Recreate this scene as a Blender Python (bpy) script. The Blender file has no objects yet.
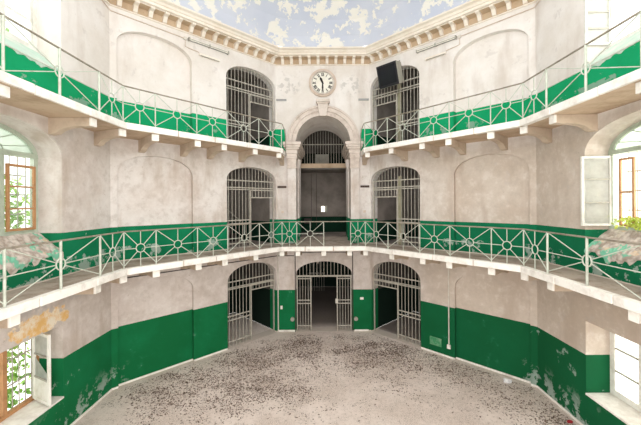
import bpy, bmesh, math, random
from mathutils import Vector, Matrix
from mathutils.geometry import tessellate_polygon
random.seed(7)
S = bpy.context.scene
COL = S.collection
PI = math.pi
EYE = 5.5
F = 325.0

# ------------------------------------------------------------------ helpers
def link(name, me, parent=None):
    o = bpy.data.objects.new(name, me)
    COL.objects.link(o)
    if parent is not None:
        o.parent = parent
        o.matrix_parent_inverse = parent.matrix_world.inverted() if False else Matrix.Translation(-Vector(parent.location))
    return o

def tag(o, label=None, cat=None, group=None, kind=None):
    if label: o['label'] = label
    if cat: o['category'] = cat
    if group: o['group'] = group
    if kind: o['kind'] = kind
    return o

def empty(name, loc, label=None, cat=None, group=None, kind=None):
    o = bpy.data.objects.new(name, None)
    o.empty_display_size = 0.1
    COL.objects.link(o)
    o.location = loc
    return tag(o, label, cat, group, kind)

class Fr:
    """wall frame: u along the wall, d outward (behind the wall face), z up"""
    def __init__(s, O, t, n):
        s.O, s.t, s.n = Vector((O[0], O[1], 0)), Vector((t[0], t[1], 0)).normalized(), Vector((n[0], n[1], 0)).normalized()
    def p(s, u, d, z):
        return s.O + s.t * u + s.n * d + Vector((0, 0, z))
WORLD = Fr((0, 0), (1, 0), (0, 1))

class MB:
    def __init__(s): s.v = []; s.f = []; s.sm = []
    def add(s, vs, fs, smooth=False):
        b = len(s.v); s.v += [Vector(v) for v in vs]
        for f in fs: s.f.append([b + i for i in f]); s.sm.append(smooth)
    def box(s, u0, u1, d0, d1, z0, z1, fr=WORLD):
        vs = [fr.p(u, d, z) for z in (z0, z1) for d in (d0, d1) for u in (u0, u1)]
        s.add(vs, [(0,1,3,2),(4,6,7,5),(0,4,5,1),(2,3,7,6),(0,2,6,4),(1,5,7,3)])
    def prism(s, pts, a, b, fn, smooth=False):
        """pts 2D outline, fn(x, y, w) -> 3D"""
        n = len(pts)
        vs = [fn(x, y, a) for x, y in pts] + [fn(x, y, b) for x, y in pts]
        b0 = len(s.v)
        s.add(vs, [(i, (i+1) % n, n+(i+1) % n, n+i) for i in range(n)], smooth)
        tri = tessellate_polygon([[Vector((x, y, 0)) for x, y in pts]])
        s.v += [] 
        for t in tri:
            s.f.append([b0+i for i in t]); s.sm.append(False)
            s.f.append([b0+n+i for i in reversed(t)]); s.sm.append(False)
    def tube(s, pts, r, n=8, closed=False, smooth=True):
        pts = [Vector(p) for p in pts]
        m = len(pts); rings = []
        up0 = None
        for i, p in enumerate(pts):
            if closed: t = (pts[(i+1) % m] - pts[i-1]).normalized()
            elif i == 0: t = (pts[1]-p).normalized()
            elif i == m-1: t = (p-pts[i-1]).normalized()
            else: t = (pts[i+1]-pts[i-1]).normalized()
            ref = Vector((0,0,1)) if abs(t.z) < .95 else Vector((1,0,0))
            if up0 is not None: ref = up0
            a = (ref - t*ref.dot(t)).normalized(); b = t.cross(a)
            up0 = a
            rr = r[i] if isinstance(r, (list, tuple)) else r
            rings.append([p + (a*math.cos(2*PI*k/n+PI/n) + b*math.sin(2*PI*k/n+PI/n))*rr for k in range(n)])
        vs = [v for R in rings for v in R]
        fs = []
        for i in range(m if closed else m-1):
            j = (i+1) % m
            for k in range(n):
                fs.append((i*n+k, i*n+(k+1) % n, j*n+(k+1) % n, j*n+k))
        s.add(vs, fs, smooth)
        if not closed:
            s.add(rings[0], [tuple(reversed(range(n)))]); s.add(rings[-1], [tuple(range(n))])
    def disc(s, c, ax, r, h, n=32, r2=None):
        """solid disc of thickness h along ax from c"""
        ax = Vector(ax).normalized(); c = Vector(c)
        s.tube([c, c+ax*h], [r, r if r2 is None else r2], n=n)
    def build(s, name, mat, parent=None, bevel=0, fix=True):
        me = bpy.data.meshes.new(name)
        me.from_pydata([tuple(v) for v in s.v], [], s.f)
        for p, q in zip(me.polygons, s.sm): p.use_smooth = q
        if fix:
            bm = bmesh.new(); bm.from_mesh(me)
            bmesh.ops.recalc_face_normals(bm, faces=bm.faces)
            bm.to_mesh(me); bm.free()
        me.materials.append(mat)
        o = link(name, me, parent)
        if bevel:
            m = o.modifiers.new('bevel', 'BEVEL'); m.width = bevel; m.segments = 2; m.limit_method = 'ANGLE'
        return o

# ------------------------------------------------------------------ materials
class NT:
    def __init__(s, name):
        s.m = bpy.data.materials.new(name); s.m.use_nodes = True
        s.t = s.m.node_tree; s.b = s.t.nodes['Principled BSDF']
        s.b.inputs['Roughness'].default_value = .85
        s.b.inputs['Specular IOR Level'].default_value = .25
        s.pos = s.t.nodes.new('ShaderNodeNewGeometry').outputs['Position']
    def n(s, t, **k):
        o = s.t.nodes.new(t)
        for a, v in k.items(): setattr(o, a, v)
        return o
    def set(s, inp, v):
        if hasattr(v, 'is_linked') or isinstance(v, bpy.types.NodeSocket): s.t.links.new(v, inp)
        else:
            if isinstance(v, (tuple, list)) and len(v) == 3 and inp.type == 'RGBA': v = (*v, 1)
            inp.default_value = v
    def noise(s, scale, detail=4, rough=.55, vec=None, dist=0, stretch=None):
        n = s.n('ShaderNodeTexNoise'); n.inputs['Scale'].default_value = scale
        n.inputs['Detail'].default_value = detail; n.inputs['Roughness'].default_value = rough
        n.inputs['Distortion'].default_value = dist
        v = vec or s.pos
        if stretch:
            mp = s.n('ShaderNodeMapping'); mp.inputs['Scale'].default_value = stretch
            s.t.links.new(v, mp.inputs['Vector']); v = mp.outputs[0]
        s.t.links.new(v, n.inputs['Vector'])
        return n.outputs['Fac']
    def ramp(s, f, a, b, smooth=True):
        n = s.n('ShaderNodeMapRange'); n.interpolation_type = 'SMOOTHSTEP' if smooth else 'LINEAR'
        n.inputs['From Min'].default_value = a; n.inputs['From Max'].default_value = b
        s.set(n.inputs['Value'], f); return n.outputs['Result']
    def math(s, op, a, b=0):
        n = s.n('ShaderNodeMath', operation=op); s.set(n.inputs[0], a); s.set(n.inputs[1], b); return n.outputs[0]
    def mix(s, f, a, b, mode='MIX'):
        n = s.n('ShaderNodeMix', data_type='RGBA', blend_type=mode)
        s.set(n.inputs[0], f); s.set(n.inputs[6], a); s.set(n.inputs[7], b); return n.outputs[2]
    def xyz(s):
        n = s.n('ShaderNodeSeparateXYZ'); s.t.links.new(s.pos, n.inputs[0]); return n.outputs
    def bump(s, h, strength=.3, dist=.02):
        n = s.n('ShaderNodeBump'); n.inputs['Strength'].default_value = strength; n.inputs['Distance'].default_value = dist
        s.t.links.new(h, n.inputs['Height']); s.t.links.new(n.outputs[0], s.b.inputs['Normal'])
    def color(s, c): s.set(s.b.inputs['Base Color'], c); return s.m

def lin(h):
    h = h.lstrip('#'); c = [int(h[i:i+2], 16)/255 for i in (0, 2, 4)]
    return tuple((x/12.92 if x <= .04045 else ((x+.055)/1.055)**2.4) for x in c)

def weathered(name, base, dark, scale=3, amt=.7, rough=.85, metal=0, bump=.15):
    t = NT(name)
    f = t.ramp(t.noise(scale, 6, .65), .42, .72)
    g = t.ramp(t.noise(scale*5, 4, .6), .55, .75)
    c = t.mix(t.math('MULTIPLY', f, amt), lin(base), lin(dark))
    c = t.mix(t.math('MULTIPLY', g, amt*.5), c, lin(dark))
    t.b.inputs['Roughness'].default_value = rough; t.b.inputs['Metallic'].default_value = metal
    t.bump(t.noise(scale*8, 5), bump, .01)
    return t.color(c)

SL2, SL3 = 3.78, 7.68          # gallery floor heights
G1T, G2T, G3T = 1.80, 4.83, 8.70   # tops of the green dado

def wall_material():
    t = NT('painted_plaster')
    x, y, z = t.xyz()
    n1 = t.noise(.7, 5, .6); n2 = t.noise(2.3, 6, .65); n3 = t.noise(9, 5, .6); n4 = t.noise(30, 3)
    streak = t.noise(1.6, 5, .6, stretch=(1, 1, .25))
    # three floors of slightly different old whitewash
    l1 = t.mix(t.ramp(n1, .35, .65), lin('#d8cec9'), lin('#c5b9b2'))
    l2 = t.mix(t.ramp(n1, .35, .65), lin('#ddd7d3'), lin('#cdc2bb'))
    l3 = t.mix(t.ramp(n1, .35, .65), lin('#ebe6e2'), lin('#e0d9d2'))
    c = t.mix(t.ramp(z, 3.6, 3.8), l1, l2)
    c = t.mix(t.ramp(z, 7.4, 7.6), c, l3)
    c = t.mix(t.math('MULTIPLY', t.math('MULTIPLY', t.ramp(x, 2.3, 5), t.ramp(z, 7.6, 7.0)), .55), c, lin('#bba995'))  # lower right walls painted browner and darker where less daylight reaches
    mott = t.noise(3.4, 7, .72)
    c = t.mix(t.math('MULTIPLY', t.ramp(mott, .5, .64), .5), c, t.mix(.5, c, lin('#efeae6')))
    c = t.mix(t.math('MULTIPLY', t.ramp(mott, .5, .36), t.math('ADD', .07, t.math('MULTIPLY', t.ramp(z, 7.6, 7.2), .28))), c, lin('#b0a399'))
    dirt = t.math('MULTIPLY', t.ramp(streak, .5, .72), t.math('ADD', .35, t.math('MULTIPLY', t.ramp(z, 7.6, 7.2), .3)))
    c = t.mix(dirt, c, lin('#b3a294'))
    c = t.mix(t.math('MULTIPLY', t.ramp(n2, .6, .68), .35), c, lin('#bdb4b0'))
    c = t.mix(t.math('MULTIPLY', t.ramp(n3, .66, .72), t.math('ADD', .12, t.math('MULTIPLY', t.ramp(z, 7.6, 7.2), .38))), c, lin('#a9998a'))
    # grey bald patches beside the clock
    ddx = t.math('SUBTRACT', t.math('ABSOLUTE', t.math('ADD', x, .1)), 1.35)
    clk = t.math('ADD', t.math('MULTIPLY', ddx, ddx), t.math('MULTIPLY', t.math('MULTIPLY', t.math('SUBTRACT', z, 10.55), t.math('SUBTRACT', z, 10.55)), 1.2))
    m = t.math('MULTIPLY', t.ramp(clk, .35, .1), t.math('MULTIPLY', t.ramp(t.noise(4.5, 5, .6), .52, .56), t.ramp(y, 13, 13.5)))
    c = t.mix(t.math('MULTIPLY', m, .65), c, lin('#c0bbb6'))
    # ochre bare plaster over the lower left window
    dy = t.math('DIVIDE', t.math('SUBTRACT', y, 7.25), .72)
    dz = t.math('DIVIDE', t.math('SUBTRACT', z, 2.88), .24)
    q = t.math('ADD', t.math('ADD', t.math('MULTIPLY', dy, dy), t.math('MULTIPLY', dz, dz)), t.math('MULTIPLY', t.math('SUBTRACT', n2, .5), 5))
    och = t.math('MULTIPLY', t.ramp(q, 1.05, .85), t.ramp(x, -5.9, -6.1))
    oc = t.mix(t.ramp(t.noise(3.5, 6, .7), .4, .62), lin('#e3b773'), lin('#efe4d2'))
    c = t.mix(och, c, oc)
    # cool repaired patch above ochre
    q2 = t.math('MULTIPLY', t.ramp(t.math('ABSOLUTE', t.math('SUBTRACT', z, 3.35)), .3, .12), t.math('MULTIPLY', t.ramp(n2, .45, .52), t.ramp(x, -6.0, -6.2)))
    c = t.mix(t.math('MULTIPLY', q2, .7), c, lin('#b5b2b0'))
    # green dado bands
    wob = t.math('MULTIPLY', t.math('SUBTRACT', n3, .5), .012)
    zz = t.math('ADD', z, wob)
    def band(a, b):
        return t.math('MULTIPLY', t.math('GREATER_THAN', zz, a), t.math('LESS_THAN', zz, b))
    notniche = t.math('MAXIMUM', t.math('GREATER_THAN', t.math('ABSOLUTE', x), 1.62), t.math('LESS_THAN', y, YF-.2+.19))
    g = t.math('ADD', t.math('ADD', band(-1, G1T), band(SL2-.05, G2T)), t.math('MULTIPLY', band(SL3-.05, G3T), notniche))
    g = t.math('MINIMUM', g, 1)
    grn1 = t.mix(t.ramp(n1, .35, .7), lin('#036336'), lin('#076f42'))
    grn1 = t.mix(t.math('MULTIPLY', t.ramp(x, 0, 5), .55), grn1, lin('#02472a'))  # ground-floor green darkened to the right, shade put into the paint colour
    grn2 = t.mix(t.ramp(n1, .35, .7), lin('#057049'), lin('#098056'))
    grn2 = t.mix(t.math('MULTIPLY', t.ramp(x, 2, 5), .35), grn2, lin('#03573a'))  # same right-hand shade painted into the middle dado
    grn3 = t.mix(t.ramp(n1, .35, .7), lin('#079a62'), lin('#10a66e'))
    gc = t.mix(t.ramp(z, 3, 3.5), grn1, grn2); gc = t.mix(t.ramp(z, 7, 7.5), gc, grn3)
    gc = t.mix(t.math('MULTIPLY', t.ramp(n2, .58, .8), .35), gc, lin('#3f9a78'))
    # chalky wear, stronger on the side (window) walls
    side = t.ramp(t.math('ABSOLUTE', x), 6.0, 6.3)
    wear = t.math('ADD', n2, t.math('MULTIPLY', side, .03))
    wl = t.math('MULTIPLY', t.ramp(wear, .665, .70), t.math('ADD', .25, t.math('MULTIPLY', side, .75)))
    low = t.math('ADD', t.math('MULTIPLY', t.ramp(z, .9, .2), side), t.math('ADD', band(SL2-.05, SL2+.45), t.math('MULTIPLY', band(SL3-.05, SL3+.6), .8)))
    wl2 = t.math('MULTIPLY', t.ramp(t.math('ADD', wear, t.math('MULTIPLY', n4, .12)), .62, .66), t.math('MINIMUM', low, 1))
    wl = t.math('MAXIMUM', t.math('MULTIPLY', wl, .6), t.math('MULTIPLY', wl2, .75))
    gc = t.mix(wl, gc, lin('#a9b5ae'))
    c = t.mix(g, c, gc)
    # bare cement foot of every storey
    foot = t.math('ADD', t.ramp(z, .06, .045), t.math('MULTIPLY', band(SL2-.05, SL2+.03), 1))
    c = t.mix(t.math('MINIMUM', foot, 1), c, lin('#cfc4b9'))
    t.bump(t.math('ADD', n3, t.math('MULTIPLY', g, -.15)), .25, .015)
    return t.color(c)

W, YF, HB = 6.32, 13.96, 2.0
M = {}
M['wall'] = wall_material()
M['room'] = None
def room_material():
    t = NT('dim_plaster')
    x, y, z = t.xyz()
    n1 = t.noise(1.2, 5, .6)
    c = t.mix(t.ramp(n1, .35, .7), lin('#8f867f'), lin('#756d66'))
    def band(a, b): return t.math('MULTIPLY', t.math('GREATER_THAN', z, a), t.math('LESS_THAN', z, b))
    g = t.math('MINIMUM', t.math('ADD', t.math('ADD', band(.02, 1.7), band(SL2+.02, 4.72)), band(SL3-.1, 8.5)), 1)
    c = t.mix(g, c, lin('#04301f')); c = t.mix(t.math('MULTIPLY', t.ramp(z, 7.4, 7.6), t.math('LESS_THAN', t.math('ABSOLUTE', x), 1.65)), c, t.mix(.65, c, (.004, .004, .004))); c = t.mix(t.ramp(z, 3.6, 3.4), c, t.mix(.6, c, (.004, .004, .004)))  # room gloom painted in: dark dado, ground rooms and top passage towards black
    return t.color(c)
M['room'] = room_material()
def floor_material():
    t = NT('dusty_concrete')
    x, y, z = t.xyz()
    n1 = t.noise(.5, 5, .6); n2 = t.noise(2.2, 6, .7); n3 = t.noise(11, 5, .7); n4 = t.noise(42, 4, .7)
    c = t.mix(t.ramp(n1, .3, .7), lin('#e6dad2'), lin('#d8cac0'))
    c = t.mix(t.math('MULTIPLY', t.ramp(n2, .5, .75), .6), c, lin('#e6dbd2'))
    c = t.mix(t.math('MULTIPLY', t.ramp(n3, .5, .7), .4), c, lin('#9c8878'))
    # dirt concentrated in a broad ring, clear patch by the entrance
    dirt = t.math('MULTIPLY', t.ramp(t.math('ADD', t.math('MULTIPLY', n1, .5), t.math('MULTIPLY', n2, .5)), .42, .55), t.ramp(n4, .50, .60))
    ring = t.ramp(y, 13.6, 12.6)
    c = t.mix(t.math('MULTIPLY', t.math('MULTIPLY', dirt, ring), .6), c, lin('#6d5d53'))
    d2 = t.math('MULTIPLY', t.ramp(n3, .6, .66), t.ramp(n2, .5, .6))
    c = t.mix(t.math('MULTIPLY', t.math('MULTIPLY', d2, ring), .6), c, lin('#54463e'))
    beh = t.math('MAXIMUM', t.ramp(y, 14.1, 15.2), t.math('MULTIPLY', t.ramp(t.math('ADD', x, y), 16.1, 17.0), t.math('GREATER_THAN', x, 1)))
    c = t.mix(t.math('MULTIPLY', t.math('MULTIPLY', beh, t.math('GREATER_THAN', x, -2)), .75), c, lin('#3e332c'))  # darkness of the rooms behind the openings painted into the floor
    t.bump(n4, .3, .01)
    return t.color(c)
M['floor'] = floor_material()
M['gallery_floor'] = weathered('gallery_pavement', '#b5a79b', '#7d6d61', 2.5, .8)
M['kerb'] = weathered('white_painted_stone', '#f4f0ea', '#b5aa9d', 2.8, .45)
M['slab'] = weathered('bare_slab', '#c9b29a', '#93795f', 1.3, .6)
M['corbel'] = weathered('corbel_stone', '#c9b7a4', '#99836d', 2.2, .5)
M['arch'] = weathered('moulded_stone', '#d9cdc4', '#a08f82', 2.5, .55)
M['cornice'] = weathered('cornice_plaster', '#efe6da', '#d2bfa8', 1.5, .4)
M['frieze'] = weathered('frieze_plaster', '#c9b297', '#a98f72', 1.5, .5)
M['rail'] = weathered('rail_paint', '#c9cec2', '#8f8a76', 6, .45, .5, .0)
M['handrail'] = weathered('handrail_iron', '#9a9284', '#5d4f42', 5, .6, .5)
M['bars'] = weathered('bar_paint', '#b3aea3', '#7b7267', 5, .5, .55)
M['darkpipe'] = weathered('dark_cable', '#4b443f', '#2f2a27', 5, .5)
M['pipe'] = weathered('white_conduit', '#d8d2c8', '#9d948a', 5, .4)
M['whitewood'] = weathered('white_window_paint', '#e9e8e2', '#b3aa98', 4, .4, .6)
M['greenwood'] = weathered('sage_window_paint', '#b5c0b0', '#8b9280', 4, .5, .6)
M['brownwood'] = weathered('bare_wood', '#b98a61', '#8f6a49', 5, .6, .6)
M['black'] = weathered('black_case', '#1c1c20', '#2b2b30', 5, .5, .5)
M['greycase'] = weathered('grey_case', '#aaa79c', '#7f7b70', 5, .5, .6)
M['plaque'] = weathered('grey_plaque', '#a3a3a2', '#858381', 6, .4, .5)
M['darkplaque'] = weathered('dark_plaque', '#4c3c36', '#382c28', 6, .4, .5)
M['clockface'] = weathered('clock_face', '#efebe0', '#d7d0c0', 3, .4, .5, bump=.02)
M['clockring'] = weathered('clock_surround', '#d3c1b1', '#a58d7c', 4, .5, .6)
M['ink'] = weathered('clock_ink', '#262220', '#1c1917', 4, .3, .5)
M['rubble'] = weathered('broken_plaster', '#c9bcb1', '#8d7b6e', 4, .8, bump=.6)
M['paper'] = weathered('crumpled_paper', '#e8e8ea', '#bfc0c2', 8, .4)
M['red'] = weathered('red_scrap', '#a02f35', '#6b2024', 8, .4)
M['crumb'] = weathered('dark_crumbs', '#7d6c61', '#54463e', 8, .6)
M['stair'] = weathered('stair_concrete', '#4d4844', '#2e2b29', 3, .6)
M['outside'] = weathered('pale_outer_wall', '#e9e2d0', '#cdc0a4', 1, .6)
def leafmat(name, a, b):
    t = NT(name); c = t.mix(t.ramp(t.noise(7), .35, .65), lin(a), lin(b))
    t.b.inputs['Roughness'].default_value = .5
    try: t.b.inputs['Transmission Weight'].default_value = 0.0
    except Exception: pass
    t.t.links.new(c, t.b.inputs['Emission Color']); t.b.inputs['Emission Strength'].default_value = 0.0
    return t.color(c)
M['leaf'] = leafmat('leaf_green', '#7fb04a', '#b9d87a')
M['leafyel'] = leafmat('leaf_yellow_green', '#b7cf4a', '#dfe680')
def glassmat(name, alpha, col, rough=.05):
    m = bpy.data.materials.new(name); m.use_nodes = True; t = m.node_tree; t.nodes.clear()
    o = t.nodes.new('ShaderNodeOutputMaterial'); tr = t.nodes.new('ShaderNodeBsdfTransparent'); tr.inputs[0].default_value = (.93, .96, .94, 1)
    pb = t.nodes.new('ShaderNodeBsdfPrincipled'); pb.inputs['Base Color'].default_value = (*col, 1); pb.inputs['Roughness'].default_value = rough
    tl = t.nodes.new('ShaderNodeBsdfTranslucent'); tl.inputs[0].default_value = (*col, 1)
    a = t.nodes.new('ShaderNodeAddShader') ; mx0 = t.nodes.new('ShaderNodeMixShader'); mx0.inputs[0].default_value = .6
    t.links.new(pb.outputs[0], mx0.inputs[1]); t.links.new(tl.outputs[0], mx0.inputs[2])
    mx = t.nodes.new('ShaderNodeMixShader'); 
    nz = t.nodes.new('ShaderNodeTexNoise'); nz.inputs['Scale'].default_value = 5
    g = t.nodes.new('ShaderNodeNewGeometry'); t.links.new(g.outputs['Position'], nz.inputs['Vector'])
    mr = t.nodes.new('ShaderNodeMapRange'); mr.inputs['From Min'].default_value = .3; mr.inputs['From Max'].default_value = .7
    mr.inputs['To Min'].default_value = max(0, alpha-.12); mr.inputs['To Max'].default_value = min(1, alpha+.12)
    t.links.new(nz.outputs['Fac'], mr.inputs['Value']); t.links.new(mr.outputs[0], mx.inputs[0])
    t.links.new(tr.outputs[0], mx.inputs[1]); t.links.new(mx0.outputs[0], mx.inputs[2]); t.links.new(mx.outputs[0], o.inputs[0])
    return m
M['glass'] = glassmat('dusty_glass', .14, (.8, .85, .82))
M['frost'] = glassmat('frosted_glass', .85, (.72, .75, .72), .5)
M['dirtyglass'] = glassmat('sage_dirty_glass', .92, (.36, .42, .34), .5)
def ceiling_material():
    t = NT('flaking_blue_ceiling')
    n1 = t.noise(1.35, 8, .66, dist=.2); n2 = t.noise(.4, 4); n3 = t.noise(6, 5)
    c = t.mix(t.ramp(n2, .35, .65), lin('#c3c9d8'), lin('#cfd3de'))
    m = t.ramp(t.math('ADD', n1, t.math('MULTIPLY', t.math('SUBTRACT', n3, .5), .08)), .525, .545)
    c = t.mix(m, c, lin('#eae7df'))
    t.bump(m, .3, .01)
    return t.color(c)
M['ceiling'] = ceiling_material()

# ------------------------------------------------------------------ plan
W, YF, HB = 6.32, 13.96, 2.0
Y1, Y2, YB = 9.64, 2.96, -1.36
L1, L2 = (W-HB)*math.sqrt(2), Y1-Y2
F0 = Fr((0, YF), (1, 0), (0, 1))
FA = {s: Fr((HB*s, YF), (s, -1), (s, 1)) for s in (-1, 1)}
FW = {s: Fr((W*s, Y1), (0, -1), (s, 0)) for s in (-1, 1)}
FB = {s: Fr((W*s, Y2), (-s, -1), (s, -1)) for s in (-1, 1)}
FX = Fr((0, YB), (1, 0), (0, -1))
SN = {-1: 'left', 1: 'right'}
ZT = 11.95

def arch(u0, u1, z0, zs, zc, n=20, ex=2.15):
    """outline of an arched opening, basket headed"""
    c, a, b = (u0+u1)/2, (u1-u0)/2, zc-zs
    pts = [(u0, z0), (u1, z0)]
    for i in range(n+1):
        th = PI*i/n
        x, y = math.cos(th), math.sin(th)
        pts.append((c+a*math.copysign(abs(x)**(2/ex), x), zs+b*abs(y)**(2/ex)))
    return pts
def rect(u0, u1, z0, z1): return [(u0, z0), (u1, z0), (u1, z1), (u0, z1)]

def wall(name, fr, u0, u1, z0, z1, holes, T, mat=None):
    """holes: (outline, depth, kind) kind 'open' or 'blind'"""
    mb = MB()
    for d, hs in ((0, holes), (T, [h for h in holes if h[2] == 'open'])):
        loops = [rect(u0, u1, z0, z1)] + [h[0] for h in hs]
        flat = [p for l in loops for p in l]
        tri = tessellate_polygon([[Vector((x, y, 0)) for x, y in l] for l in loops])
        mb.add([fr.p(x, d, y) for x, y in flat], [tuple(t) for t in tri])
    for o, dep, k in holes:
        n = len(o)
        mb.add([fr.p(x, 0, y) for x, y in o] + [fr.p(x, dep, y) for x, y in o],
               [(i, (i+1) % n, n+(i+1) % n, n+i) for i in range(n)])
        if k == 'blind':
            tri = tessellate_polygon([[Vector((x, y, 0)) for x, y in o]])
            mb.add([fr.p(x, dep, y) for x, y in o], [tuple(t) for t in tri])
    for a, b in (((u0, z0), (u0, z1)), ((u1, z0), (u1, z1)), ((u0, z1), (u1, z1)), ((u0, z0), (u1, z0))):
        mb.add([fr.p(a[0], 0, a[1]), fr.p(b[0], 0, b[1]), fr.p(b[0], T, b[1]), fr.p(a[0], T, a[1])], [(0, 1, 2, 3)])
    o = mb.build(name, mat or M['wall'], fix=False)
    o['kind'] = 'structure'
    return o

E = 0.002
DOORS = [(.06, 2.34, 0.0+E, 2.50, 3.12), (.06, 2.34, SL2, 6.45, 6.98), (.06, 2.34, SL3, 10.37, 10.95)]
PANELS = [(3.64, 5.93, .0+E, 2.52, 3.15), (3.64, 5.93, SL2, 6.45, 7.07), (3.64, 5.93, SL3, 10.40, 10.98)]
UW0, UW1 = 1.78, 4.90
T1, T2 = .45, .78
for s in (-1, 1):
    holes = [(arch(*d), T1, 'open') for d in DOORS] + [(arch(*p), .2 if p[2] > 7 else .12, 'blind') for p in PANELS]
    wall('wall_diagonal_'+SN[s], FA[s], 0, L1, 0, 12.0, holes, T1)
    holes = [(rect(UW0, UW1, .88, 2.62), T2, 'open'),
             (arch(UW0, UW1, 4.36, 6.65, 7.32), T2, 'open'),
             (arch(UW0, UW1, 8.72, 10.5, 11.2), T2, 'open')]
    wall('wall_'+SN[s], FW[s], 0, L2, 0, 12.0, holes, T2)
    wall('wall_rear_'+SN[s], FB[s], 0, L1, 0, 12.0, [], .4)
c_arch = [(-1.17, SL2), (1.17, SL2)] + [(1.17*math.cos(PI*i/28), 8.10+1.17*math.sin(PI*i/28)) for i in range(29)]
wall('wall_far', F0, -HB, HB, 0, 12.0, [(arch(-1.2, 1.2, E, 2.47, 3.02, ex=2), .5, 'open'), (c_arch, 2.84, 'open')], .5)
wall('wall_back', FX, -HB, HB, 0, 12.0, [], .4)

# ground floor
mb = MB()
ring = [(HB, YF), (W, Y1), (W, Y2), (HB, YB), (-HB, YB), (-W, Y2), (-W, Y1), (-HB, YF)]
mb.add([(x, y, 0) for x, y in ring], [tuple(range(8))])
mb.add([F0.p(u, d, 0) for u, d in ((-2, 0), (2, 0), (2, 8), (-2, 8))], [(0, 1, 2, 3)])
for s in (-1, 1):
    mb.add([FA[s].p(u, d, 0) for u, d in ((0, 0), (3.3, 0), (3.3, 3.6), (0, 3.6))], [(0, 1, 2, 3)])
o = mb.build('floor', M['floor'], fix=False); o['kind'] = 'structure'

# ceiling: shallow eight-sided vault above the cornice
def off(p, FRM=None): pass
def octo(ins, z):
    k = math.tan(PI/8)
    w, yf, yb = W-ins, YF-ins, YB+ins
    h = HB - ins*k; y1 = Y1 - ins*k; y2 = Y2 + ins*k
    return [Vector(v) for v in ((h, yf, z), (w, y1, z), (w, y2, z), (h, yb, z), (-h, yb, z), (-w, y2, z), (-w, y1, z), (-h, yf, z))]
mb = MB()
lv = [(.5, 11.955), (.56, 12.4), (.75, 12.95), (1.1, 13.5), (1.6, 14.0), (2.3, 14.45), (3.2, 14.8), (4.3, 15.0), (5.3, 15.06)]
NR = 64
def ringpts(ins, z, k):
    o8 = octo(ins, z); out = []
    c = Vector((0, 6.3, z)); rx, ry = W-ins, (YF-YB)/2-ins
    for i in range(NR):
        a = 2*PI*i/NR+.001; d = Vector((math.cos(a), math.sin(a), 0)); best = 99
        for j in range(8):
            p, q = o8[j]-c, o8[(j+1) % 8]-c; e = q-p; den = d.x*e.y-d.y*e.x
            if abs(den) < 1e-9: continue
            t = (p.x*e.y-p.y*e.x)/den; w = (p.x*d.y-p.y*d.x)/den
            if t > 0 and -1e-4 <= w <= 1.0001: best = min(best, t)
        el = 1/math.sqrt((d.x/rx)**2+(d.y/ry)**2)
        r = best*(1-k)+el*k
        out.append(c+d*r)
    return out
rg = [ringpts(a, z, min(1, i/5)) for i, (a, z) in enumerate(lv)]
for a, b in zip(rg[:-1], rg[1:]):
    mb.add(a+b, [(i, (i+1) % NR, NR+(i+1) % NR, NR+i) for i in range(NR)], True)
mb.add(rg[-1], [tuple(range(NR))], True)
o = mb.build('ceiling', M['ceiling']); o['kind'] = 'structure'

# rooms behind the openings
def room(name, fr, u0, u1, d0, d1, z0, z1, hole=None, mat=None, fl=None):
    mb = MB()
    A = [fr.p(u0, d0, z0), fr.p(u1, d0, z0), fr.p(u1, d1, z0), fr.p(u0, d1, z0)]
    B = [v+Vector((0, 0, z1-z0)) for v in A]
    mb.add(A+B, [(1, 2, 6, 5), (2, 3, 7, 6), (3, 0, 4, 7), (4, 5, 6, 7)])
    if fl is not False: mb.add(A, [(0, 1, 2, 3)])
    if hole:
        loops = [rect(u0, u1, z0, z1), hole]
        tri = tessellate_polygon([[Vector((x, y, 0)) for x, y in l] for l in loops])
        mb.add([fr.p(x, d0, y) for l in loops for x, y in l], [tuple(t) for t in tri])
    o = mb.build(name, mat or M['room'], fix=False); o['kind'] = 'structure'
    return o
k = 1
for s in (-1, 1):
    for z0, z1 in ((.004, 3.5), (SL2, 7.4), (SL3, 11.3)):
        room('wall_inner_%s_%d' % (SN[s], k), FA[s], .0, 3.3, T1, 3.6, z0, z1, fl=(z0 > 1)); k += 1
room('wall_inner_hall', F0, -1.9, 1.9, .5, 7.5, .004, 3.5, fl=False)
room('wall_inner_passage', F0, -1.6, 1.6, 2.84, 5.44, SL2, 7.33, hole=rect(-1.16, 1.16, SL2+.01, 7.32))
arch_b = [(-1.09, 7.56), (1.09, 7.56)] + [(1.09*math.cos(PI*i/20), 8.3+.97*math.sin(PI*i/20)) for i in range(21)]
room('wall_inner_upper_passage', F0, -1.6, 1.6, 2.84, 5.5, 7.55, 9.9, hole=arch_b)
mb = MB(); mb.box(-1.17, 1.17, 2.70, 2.84, 7.33, 7.55, F0)
o = mb.build('trim_1', M['slab']); o['kind'] = 'structure'
mb = MB(); mb.add([F0.p(u, d, SL2+.004) for u, d in ((-1.6, -.2), (1.6, -.2), (1.6, 5.44), (-1.6, 5.44))], [(0, 1, 2, 3)])

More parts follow.
